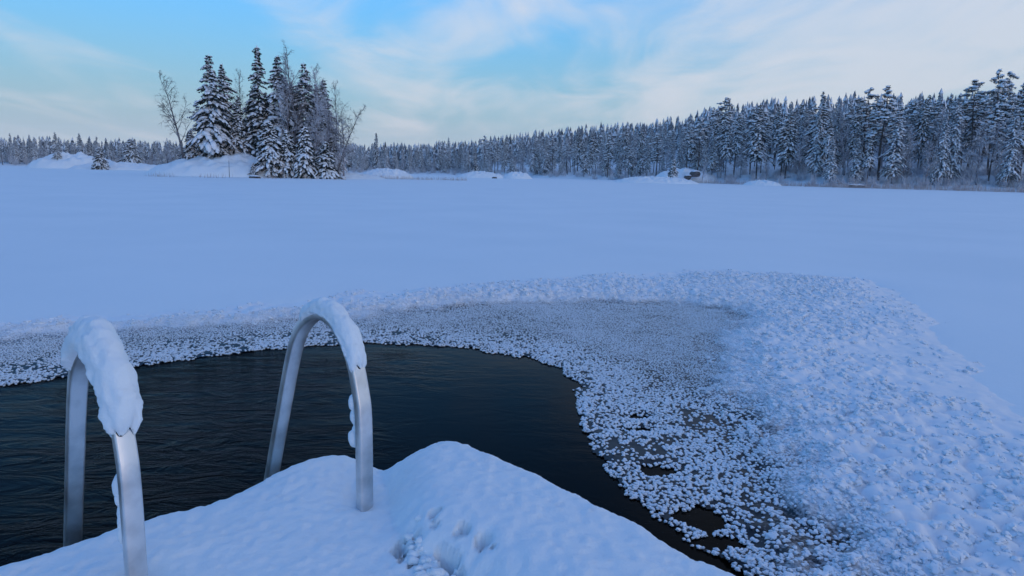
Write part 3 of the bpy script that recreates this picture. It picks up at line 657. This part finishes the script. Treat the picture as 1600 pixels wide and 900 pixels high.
# the depth of the woods, one mass of simple snowy conifers
rg = np.random.default_rng(5); fm = MB()
def simple_tree(x, y, z, h, r):
    z0 = z + h * rg.uniform(.08, .25); nl = 11
    for k in range(nl):
        f = k / nl; rr = r * (1.04 - f) ** .7 * rg.uniform(.8, 1.2); zc = z0 + (z + h - z0) * f; n = 9; hh = (h / nl) * 1.35; ph = rg.uniform(0, 6.28)
        ring = [np.array([x + rr * j * math.cos(ph + 6.283 * i / n), y + rr * j * math.sin(ph + 6.283 * i / n), zc - .25 * rr * j]) for i, j in enumerate(rg.uniform(.55, 1.25, n))]
        fm.add(ring + [np.array([x, y, zc + hh])], [(i, (i + 1) % n, n) for i in range(n)], 0)
        mi = [1 if rg.uniform() < .42 else 0 for _ in range(n)]
        for i in range(n): fm.mi[-n + i] = mi[i]
    fm.tube([(x, y, z - .3), (x, y, z0 + 1)], [.14, .10], 4, False, 2)
def mass(px_lo, px_hi, n, s_lo, s_hi, hs):
    for i in range(n):
        a = az_of(rg.uniform(px_lo, px_hi)); D_ = float(shore(a)) + rg.uniform(s_lo, s_hi); x, y = D_ * math.sin(a), D_ * math.cos(a)
        h = rg.uniform(*hs); simple_tree(x, y, float(ground(np.array(x), np.array(y))) - .2, h, h * rg.uniform(.14, .20))
mass(1080, 1700, 420, 55, 140, (11, 15)); mass(740, 1120, 420, 85, 190, (10, 14)); mass(520, 760, 260, 38, 150, (11, 15)); mass(560, 800, 160, 200, 420, (12, 16)); mass(-60, 320, 240, 30, 130, (9, 12.5))
tag(fm.build('forest', [M['needles_frost'], M['tree_snow'], M['bark']]), 'deep snowy conifer woods filling the slope behind the shore trees', 'forest', kind='stuff')

# undergrowth of frosted twigs along the wood's edge, and reeds in front
ug = MB()
def bush(x, y, z, h, n):
    for i in range(n):
        a = rg.uniform(0, 6.28); tl = rg.uniform(.1, .6); p0 = np.array([x + rg.normal(0, .35), y + rg.normal(0, .35), z]); d = np.array([math.cos(a) * tl, math.sin(a) * tl, 1.0]); l = h * rg.uniform(.5, 1.1)
        p1 = p0 + d * l * .5; p2 = p1 + (d + rg.normal(0, .3, 3)) * l * .5
        ug.tube([p0, p1, p2], [.035, .028, .012], 3, False)
        for j in range(4):
            pj = p0 + d * l * rg.uniform(.3, .5); ug.tube([pj, pj + rg.normal(0, .4, 3) * l * .5 + np.array([0, 0, .35 * l])], [.02, .009], 3, False)
def brush(px_lo, px_hi, n, s_lo, s_hi, hs):
    for i in range(n):
        a = az_of(rg.uniform(px_lo, px_hi)); D_ = float(shore(a)) + rg.uniform(s_lo, s_hi); x, y = D_ * math.sin(a), D_ * math.cos(a)
        bush(x, y, float(ground(np.array(x), np.array(y))) - .1, rg.uniform(*hs), 16)
brush(1080, 1650, 260, 1.5, 20, (.6, 2.4)); brush(745, 1090, 150, 1.5, 20, (.7, 2.6)); brush(-30, 300, 80, 1, 12, (1.5, 4)); brush(540, 745, 70, 1, 12, (1.2, 3.5))
tag(ug.build('undergrowth', M['twig_white']), 'frosted leafless brush massed under the trees along the far shore', 'undergrowth', kind='stuff')
rd = MB()
for i in range(4500):
    q = rg.uniform(1070, 1640) if i < 3600 else rg.uniform(540, 730) if i < 4300 else rg.normal(rg.choice((250, 330, 425, 540)), 12)
    a = az_of(q); base = float(shore(a)) if q > 1000 else 112 if q > 540 else 91
    D_ = base - 5 + rg.normal(0, 2.2); x, y = D_ * math.sin(a), D_ * math.cos(a); h = rg.uniform(.5, 1.5) if q > 1000 else rg.uniform(.2, .8); l = rg.normal(0, .18, 2) * h
    rd.add([(x - .014, y, 0), (x + .014, y, 0), (x + l[0], y + l[1], h)], [(0, 1, 2)])
tag(rd.build('reeds', M['reed']), 'thin band of pale brown reeds along the far waterline', 'reeds', kind='stuff')

# ------------------------------------------------------------------ rocks and a stake
def rock(px_, dist, z0, sx, sy, sz, seed, label, capk=.55):
    p = at_dist(px_, dist); rg2 = np.random.default_rng(seed)
    e = empty('rock', (p[0], p[1], z0), rg2.uniform(0, 6)); tag(e, label, 'rock')
    import bmesh
    bm = bmesh.new(); bmesh.ops.create_icosphere(bm, subdivisions=3, radius=1)
    for v in bm.verts:
        c = np.array(v.co); k = 0.75 + .5 * float(fbm(np.array(c[0] * 1.6 + seed), np.array(c[1] * 1.6 + c[2] * 1.3), seed, 3)); k2 = round(k * 6) / 6 * .6 + k * .4
        v.co = Vector((c[0] * sx * k2, c[1] * sy * k2, c[2] * sz * k2))
    bm2 = bm.copy()
    me = bpy.data.meshes.new('stone'); bm.to_mesh(me); bm.free(); me.materials.append(M['rock']); o = bpy.data.objects.new('stone', me); COL.objects.link(o); o.parent = e
    bmesh.ops.delete(bm2, geom=[v for v in bm2.verts if v.co.z < sz * capk * .6], context='VERTS')
    for v in bm2.verts: v.co = Vector((v.co.x * 1.03, v.co.y * 1.03, v.co.z + .10 * sz + .05))
    me = bpy.data.meshes.new('snow_cap'); bm2.to_mesh(me); bm2.free(); me.materials.append(M['tree_snow'])
    me.polygons.foreach_set('use_smooth', np.full(len(me.polygons), True)); o = bpy.data.objects.new('snow_cap', me); COL.objects.link(o); o.parent = e
rock(1086, 171.5, 2.2, 1.3, 1.1, .8, 1, 'dark granite ledge with snow on top high on the outcrop')
rock(1075, 170.5, 1.3, 1.0, .9, .6, 2, 'dark boulder halfway down the snowy outcrop')
rock(1066, 169.5, .5, 1.1, .9, .6, 3, 'low snow-topped boulder at the foot of the outcrop')
rock(398, 87, .05, .9, .6, .28, 4, 'flat dark stone in the snow at the lake edge of the island')
rock(773, 165, .1, .8, .6, .4, 5, 'low stone beside the little knoll before the slope forest')
rock(1340, 148, .2, 1.6, .8, .5, 6, 'snow-capped stone by the reeds under the slope forest')
p = at_dist(358, 88.5); sk = MB(); sk.tube([(0, 0, -.3), (.02, 0, 1.0), (.03, 0, 2.0)], [.035, .03, .02], 5); o = sk.build('stake', M['bark']); o.location = (p[0], p[1], ground_at(*p)); tag(o, 'thin upright stake in the snow of the island mound', 'stake')

# ------------------------------------------------------------------ the dock under its snow
TD = np.array([.6934, .7206]); ND = np.array([-.7206, .6934])          # along the ladder edge / out over the water
LB = np.array([-.767, 1.299]); RB = np.array([-.368, 1.648])
E0 = np.array([-.995, 1.562])                                            # a point on the ladder edge of the snow
CORNER = E0 + TD * 0.93; RD = np.array([.70, -.714])
DP = np.array([E0 - TD * 1.9, CORNER - TD * .24, CORNER + RD * .24, CORNER + RD * 2.2, CORNER + RD * 2.2 - TD * 2.6])
DPs = DP
gx = np.arange(-2.3, 1.7, .008); gy = np.arange(-.3, 2.35, .008); X, Y = np.meshgrid(gx, gy)
de = -poly_sdf(X, Y, DPs).reshape(X.shape) + (fbm(X * 5, Y * 5, 120, 3) - .5) * .05
s_ = (X - CORNER[0]) * TD[0] + (Y - CORNER[1]) * TD[1]                 # 0 at the right edge, negative inwards
q_ = (X - CORNER[0]) * RD[0] + (Y - CORNER[1]) * RD[1]                 # 0 at the ladder edge, growing towards us
roll = np.sqrt(np.clip(1 - (1 - np.clip(de / .15, 0, 1)) ** 2, 0, 1))
low = .405 + .012 * sstep(-.6, -.9, X) + .035 * np.exp(-((s_ + .44) / .16) ** 2 - ((q_ - .17) / .16) ** 2) - .055 * np.exp(-((s_ + .20) / .10) ** 2 - ((q_ - .20) / .12) ** 2) + (fbm(X * 2.2, Y * 2.2, 121, 3) - .5) * .03
wid = np.clip(.36 + .45 * (q_ - .36), .30, .52) + (fbm(q_ * 5, X * 0 + 3.3, 125, 2) - .5) * .05
r1 = np.clip((s_ + wid - .005) / .19, 0, 1); r2 = np.clip((q_ - .255) / .24, 0, 1)
ridge = np.sqrt(1 - (1 - r1 * r1 * (3 - 2 * r1)) ** 2) * np.sqrt(1 - (1 - r2) ** 2)
hump = .098 * ridge * (1 - .25 * sstep(.6, 1.6, q_))
top = low + hump
grain = (fbm(X * 60, Y * 60, 122, 2) - .5) * .010 + (fbm(X * 14, Y * 14, 123, 3) - .5) * .005
Z = .10 + (top - .10) * roll + grain * roll
# broken snow along the foot of the ridge: pits where the beam below shows
tr_ = np.exp(-((s_ + wid + .0) / .030) ** 2) * sstep(.62, .66, q_) * sstep(.90, .80, q_)
tr2 = np.exp(-((s_ + wid - .07) / .02) ** 2) * sstep(.66, .70, q_) * sstep(.94, .84, q_)
pits = sstep(.53, .60, fbm(X * 42, Y * 42, 126, 3))
Z -= (sstep(.25, .70, tr_) * .085 + sstep(.4, .8, tr2) * .05) * pits
lump = (1 - np.clip(worley(X / .035, Y / .035, 127), 0, 1) ** 2) * np.exp(-((s_ + wid - .03) / .06) ** 2) * sstep(.55, .64, q_) * sstep(1.1, .9, q_)
Z += lump * .014
for b_ in (LB, RB):                                                     # hollow round each post
    dd = np.hypot(X - b_[0], Y - b_[1]); Z -= .03 * np.exp(-(dd / .045) ** 2)
crs = []
rgc = np.random.default_rng(9)
while len(crs) < 70:
    q0 = rgc.uniform(.64, .86); wd = min(max(.36 + .45 * (q0 - .36), .30), .52); s0 = -wd + rgc.normal(.02, .014); p_ = CORNER + TD * s0 + RD * q0
    ix = int((p_[0] - gx[0]) / .008); iy = int((p_[1] - gy[0]) / .008)
    crs.append((p_[0], p_[1], max(Z[iy, ix], .34), rgc.uniform(.003, .011) * (1.35 if rgc.uniform() < .2 else 1)))
dock = empty('dock', (-.4, 1.0, 0)); tag(dock, 'dock corner buried under thick rounded snow beside the open water', 'dock')
OFF = np.array([.4, -1.0, 0])
o, _ = grid_mesh('snow_cover', X + .4, Y - 1.0, Z, M['snow'], de > 0.0, dock)
import bmesh
bmc = bmesh.new()
for k, (x, y, z, r) in enumerate(crs):
    res = bmesh.ops.create_icosphere(bmc, subdivisions=2, radius=r)
    for v in res['verts']:
        c = np.array(v.co); v.co = Vector(c * (1.2, .9, .8) * (.35 + 1.3 * float(fbm(np.array(c[0] / r * 1.9 + k * 3), np.array(c[1] / r * 1.9 + c[2] / r * 1.5), 7, 3))) + (x + .4, y - 1.0, z + r * .3))
mc = bpy.data.meshes.new('snow_crumbs'); bmc.to_mesh(mc); bmc.free(); mc.materials.append(M['snow']); mc.polygons.foreach_set('use_smooth', np.full(len(mc.polygons), True))
oc = bpy.data.objects.new('snow_crumbs', mc); COL.objects.link(oc); oc.parent = dock; oc['kind'] = 'stuff'
bw = .12; L0 = 2.4
inset = .10
k = 0; sh = None
while k * (bw + .008) < 2.0:
    a0 = CORNER - RD * -.10 - TD * .12 + RD * k * (bw + .008); c = [a0, a0 + RD * bw, a0 + RD * bw - TD * L0, a0 - TD * L0]
    if sh is None:
        vs = [(*(p_ - a0), z) for z in (.0, .03) for p_ in c]
        sh = bpy.data.meshes.new('board'); sh.from_pydata(vs, [], [(0, 1, 2, 3), (7, 6, 5, 4), (0, 4, 5, 1), (1, 5, 6, 2), (2, 6, 7, 3), (3, 7, 4, 0)]); sh.update(); sh.materials.append(M['wood'])
    o = bpy.data.objects.new('board', sh); COL.objects.link(o); o.parent = dock; o.location = (a0[0] + .4, a0[1] - 1.0, .105); k += 1
def prism(name, A, B, half, z0, z1, mat, parent):
    A = np.asarray(A); B = np.asarray(B); d = (B - A) / np.linalg.norm(B - A); n = np.array([-d[1], d[0]]) * half
    c = [A + n, A - n, B - n, B + n]; vs = [(p_[0] + .4, p_[1] - 1.0, z) for z in (z0, z1) for p_ in c]
    return mesh_obj(name, vs, [(3, 2, 1, 0), (4, 5, 6, 7), (0, 1, 5, 4), (1, 2, 6, 5), (2, 3, 7, 6), (3, 0, 4, 7)], mat, parent, False)
c0 = CORNER - TD * .14 + RD * .075
prism('beam', c0 - TD * 2.3, c0, .022, -.12, .10, M['wood'], dock); prism('beam', c0 + RD * .03, c0 + RD * 1.9, .022, -.12, .10, M['wood'], dock)
prism('beam', CORNER + RD * .50 - TD * .42, CORNER + RD * 1.3 - TD * .50, .05, .14, .345, M['wood'], dock)
for p_ in (c0 + RD * .06 - TD * .05, c0 + RD * .06 - TD * 1.6, c0 + RD * 1.5 - TD * .05):
    pm = MB(); pm.tube([(p_[0] + .4, p_[1] - 1.0, -1.6), (p_[0] + .4, p_[1] - 1.0, .10)], .06, 10); pm.build('post', M['wood'], dock)

# ------------------------------------------------------------------ the swim ladder
lad = empty('swim_ladder', (RB[0], RB[1], 0)); tag(lad, 'aluminium swim ladder with two arched handrails rising from the dock snow', 'ladder')
PROF = [(0, .10), (0, .40), (0, .62), (.012, .70), (.045, .79), (.105, .852), (.175, .872), (.24, .853), (.305, .80), (.355, .71), (.425, .53), (.49, .36), (.60, .06), (.70, -.22), (.80, -.55)]
def prof_curve(n):
    P = np.array([PROF[0]] + PROF + [PROF[-1]]); out = []
    for i in range(1, len(P) - 2):
        for k_ in range(n):
            t = k_ / n; p0, p1, p2, p3 = P[i - 1], P[i], P[i + 1], P[i + 2]
            out.append(.5 * (2 * p1 + (p2 - p0) * t + (2 * p0 - 5 * p1 + 4 * p2 - p3) * t * t + (-p0 + 3 * p1 - 3 * p2 + p3) * t ** 3))
    return np.array(out)
PC = prof_curve(7); TN = np.gradient(PC, axis=0); TN /= np.linalg.norm(TN, axis=1)[:, None]
OUTN = np.stack([-TN[:, 1], TN[:, 0]], 1)                               # points to the outside of the arch
T3 = np.array([TD[0], TD[1], 0]); N3 = np.array([ND[0], ND[1], 0]); Z3 = np.array([0, 0, 1.0])
def rail(base, dz):
    wt, wn, bv = .039, .027, .005
    sec = []
    for (sx, sy) in ((1, 1), (-1, 1), (-1, -1), (1, -1)):
        for q in range(3):
            a0 = {(1, 1): 0, (-1, 1): 90, (-1, -1): 180, (1, -1): 270}[(sx, sy)] + q * 45
            sec.append((sx * (wt / 2 - bv) + bv * math.cos(R_(a0)), sy * (wn / 2 - bv) + bv * math.sin(R_(a0))))
    b3 = np.array([base[0] - RB[0], base[1] - RB[1], dz]); vs = []; fs = []; m_ = len(sec)
    for (pn, pz), (on, oz) in zip(PC, OUTN):
        c = b3 + N3 * pn + Z3 * pz; o3 = N3 * on + Z3 * oz
        for (a_, b2) in sec: vs.append(c + T3 * a_ + o3 * b2)
    for i in range(len(PC) - 1):
        for j in range(m_): fs.append([i * m_ + j, i * m_ + (j + 1) % m_, (i + 1) * m_ + (j + 1) % m_, (i + 1) * m_ + j])
    o = mesh_obj('handrail', vs, fs, M['alu'], lad, True)
    for pl in o.data.polygons: pl.use_smooth = True
    es = o.modifiers.new('es', 'EDGE_SPLIT'); es.split_angle = R_(50)
    return o, b3
def cap_snow(parent, b3, i0, i1, thick, half, seed, droop):
    idx = np.linspace(i0, i1, 90); ns = 40; vs = []; fs = []
    rag = [float(fbm(np.array(j * .55), np.array(seed * 3.7), seed + 20, 3)) - .5 for j in range(ns // 2)]; rag = rag + rag[::-1]
    for k_, ix in enumerate(idx):
        ix0 = ix
        i = int(min(ix, len(PC) - 2)); t = ix - i; pn, pz = PC[i] * (1 - t) + PC[i + 1] * t; on, oz = OUTN[i] * (1 - t) + OUTN[i + 1] * t
        f = k_ / (len(idx) - 1); end = min(1, f / .10, (1 - f) / .10); end = math.sqrt(max(0, 1 - (1 - end) ** 2))
        th = thick * (0.75 + .45 * math.sin(math.pi * min(1, f * .9 + .1))) * (.16 + .84 * end); hw = half * (.55 + .45 * end)
        up = np.array([on, max(oz, .15) + .45]); up /= np.linalg.norm(up)
        c = b3 + N3 * pn + Z3 * pz + (N3 * on + Z3 * oz) * .006; u3 = N3 * up[0] + Z3 * up[1]
        for j in range(ns):
            a_ = 2 * math.pi * j / ns; ca, sa = math.cos(a_), math.sin(a_)
            rr = 1 + (float(fbm(np.array(k_ * .16 + 5 * seed), np.array(ca * 1.6 + sa * 2.3 + 9), seed, 3)) - .5) * .36
            rr += (float(vnoise(np.array(k_ * .9), np.array(j * 1.1), seed + 3)) - .5) * (.06 + .10 * (1 - f) ** 4)
            y_ = (th * sa if sa > 0 else droop * sa) * rr; x_ = hw * math.copysign(abs(ca) ** .8, ca) * rr
            vs.append(c + T3 * x_ + u3 * (y_ + .004) - (N3 * TN[i][0] + Z3 * TN[i][1]) * (rag[j] * .04 * (1 - f) ** 5))
    for i in range(len(idx) - 1):
        for j in range(ns): fs.append([i * ns + j, i * ns + (j + 1) % ns, (i + 1) * ns + (j + 1) % ns, (i + 1) * ns + j])
    fs.append(list(range(ns))); fs.append([(len(idx) - 1) * ns + j for j in range(ns)][::-1])
    return mesh_obj('snow_cap', vs, fs, M['snow'], parent)
def clump(parent, b3, pn, z0, z1, r, seed):
    rg2 = np.random.default_rng(seed); mb = MB()
    import bmesh
    bm = bmesh.new()
    for k_ in range(7):
        t = (k_ + .5) / 7; rr = r * rg2.uniform(.6, 1.15) * (1 - .3 * abs(t - .45)); c = b3 + N3 * (pn + rr * .45) + Z3 * (z0 + (z1 - z0) * t) + T3 * rg2.normal(0, .005)
        res = bmesh.ops.create_icosphere(bm, subdivisions=3, radius=rr)
        for v in res['verts']:
            p_ = np.array(v.co); kk = .75 + .55 * float(fbm(np.array(p_[0] * 60 + k_), np.array(p_[1] * 60 + p_[2] * 50), seed, 3)); v.co = Vector(p_ * kk * (.8, .8, 1.25) + c)
    me = bpy.data.meshes.new('snow_clump'); bm.to_mesh(me); bm.free(); me.materials.append(M['snow']); me.polygons.foreach_set('use_smooth', np.full(len(me.polygons), True))
    o = bpy.data.objects.new('snow_clump', me); COL.objects.link(o); o.parent = parent
hr, b3 = rail(RB, 0.0); cap_snow(hr, b3, 25, 52, .031, .027, 1, .012); clump(hr, b3, .024, .56, .70, .021, 5)
hl, b3 = rail(LB, -.012); cap_snow(hl, b3, 23, 56, .050, .037, 2, .020); clump(hl, b3, .034, .47, .61, .028, 6)
for z in (.02, -.22, -.46):                                             # rungs, under the water
    pn = float(np.interp(-z, [-.36, -.06, .22, .55], [.49, .60, .70, .80])); mb = MB()
    a_ = np.array([LB[0] - RB[0], LB[1] - RB[1], 0]) + N3 * pn; mb.tube([a_ + Z3 * (z - .05), N3 * pn + Z3 * (z - .05)], .016, 10); mb.build('rung', M['alu'], lad)

# ------------------------------------------------------------------ cold air over the lake
hv = [(x, y, z) for z in (-2.6, 52.0) for (x, y) in ((-980, -980), (980, -980), (980, 980), (-980, 980))]
hb = mesh_obj('haze', hv, [(3, 2, 1, 0), (4, 5, 6, 7), (0, 1, 5, 4), (1, 2, 6, 5), (2, 3, 7, 6), (3, 0, 4, 7)], [], None, False)
mt = bpy.data.materials.new('cold_air'); mt.use_nodes = True; nn = mt.node_tree.nodes; nn.remove(nn['Principled BSDF'])
pv = nn.new('ShaderNodeVolumePrincipled'); pv.inputs['Color'].default_value = (0.80, 0.88, 0.97, 1); pv.inputs['Density'].default_value = 0.0003
mt.node_tree.links.new(pv.outputs[0], nn['Material Output'].inputs['Volume']); hb.data.materials.append(mt)
tag(hb, 'thin cold haze over the whole lake', 'haze', kind='stuff')
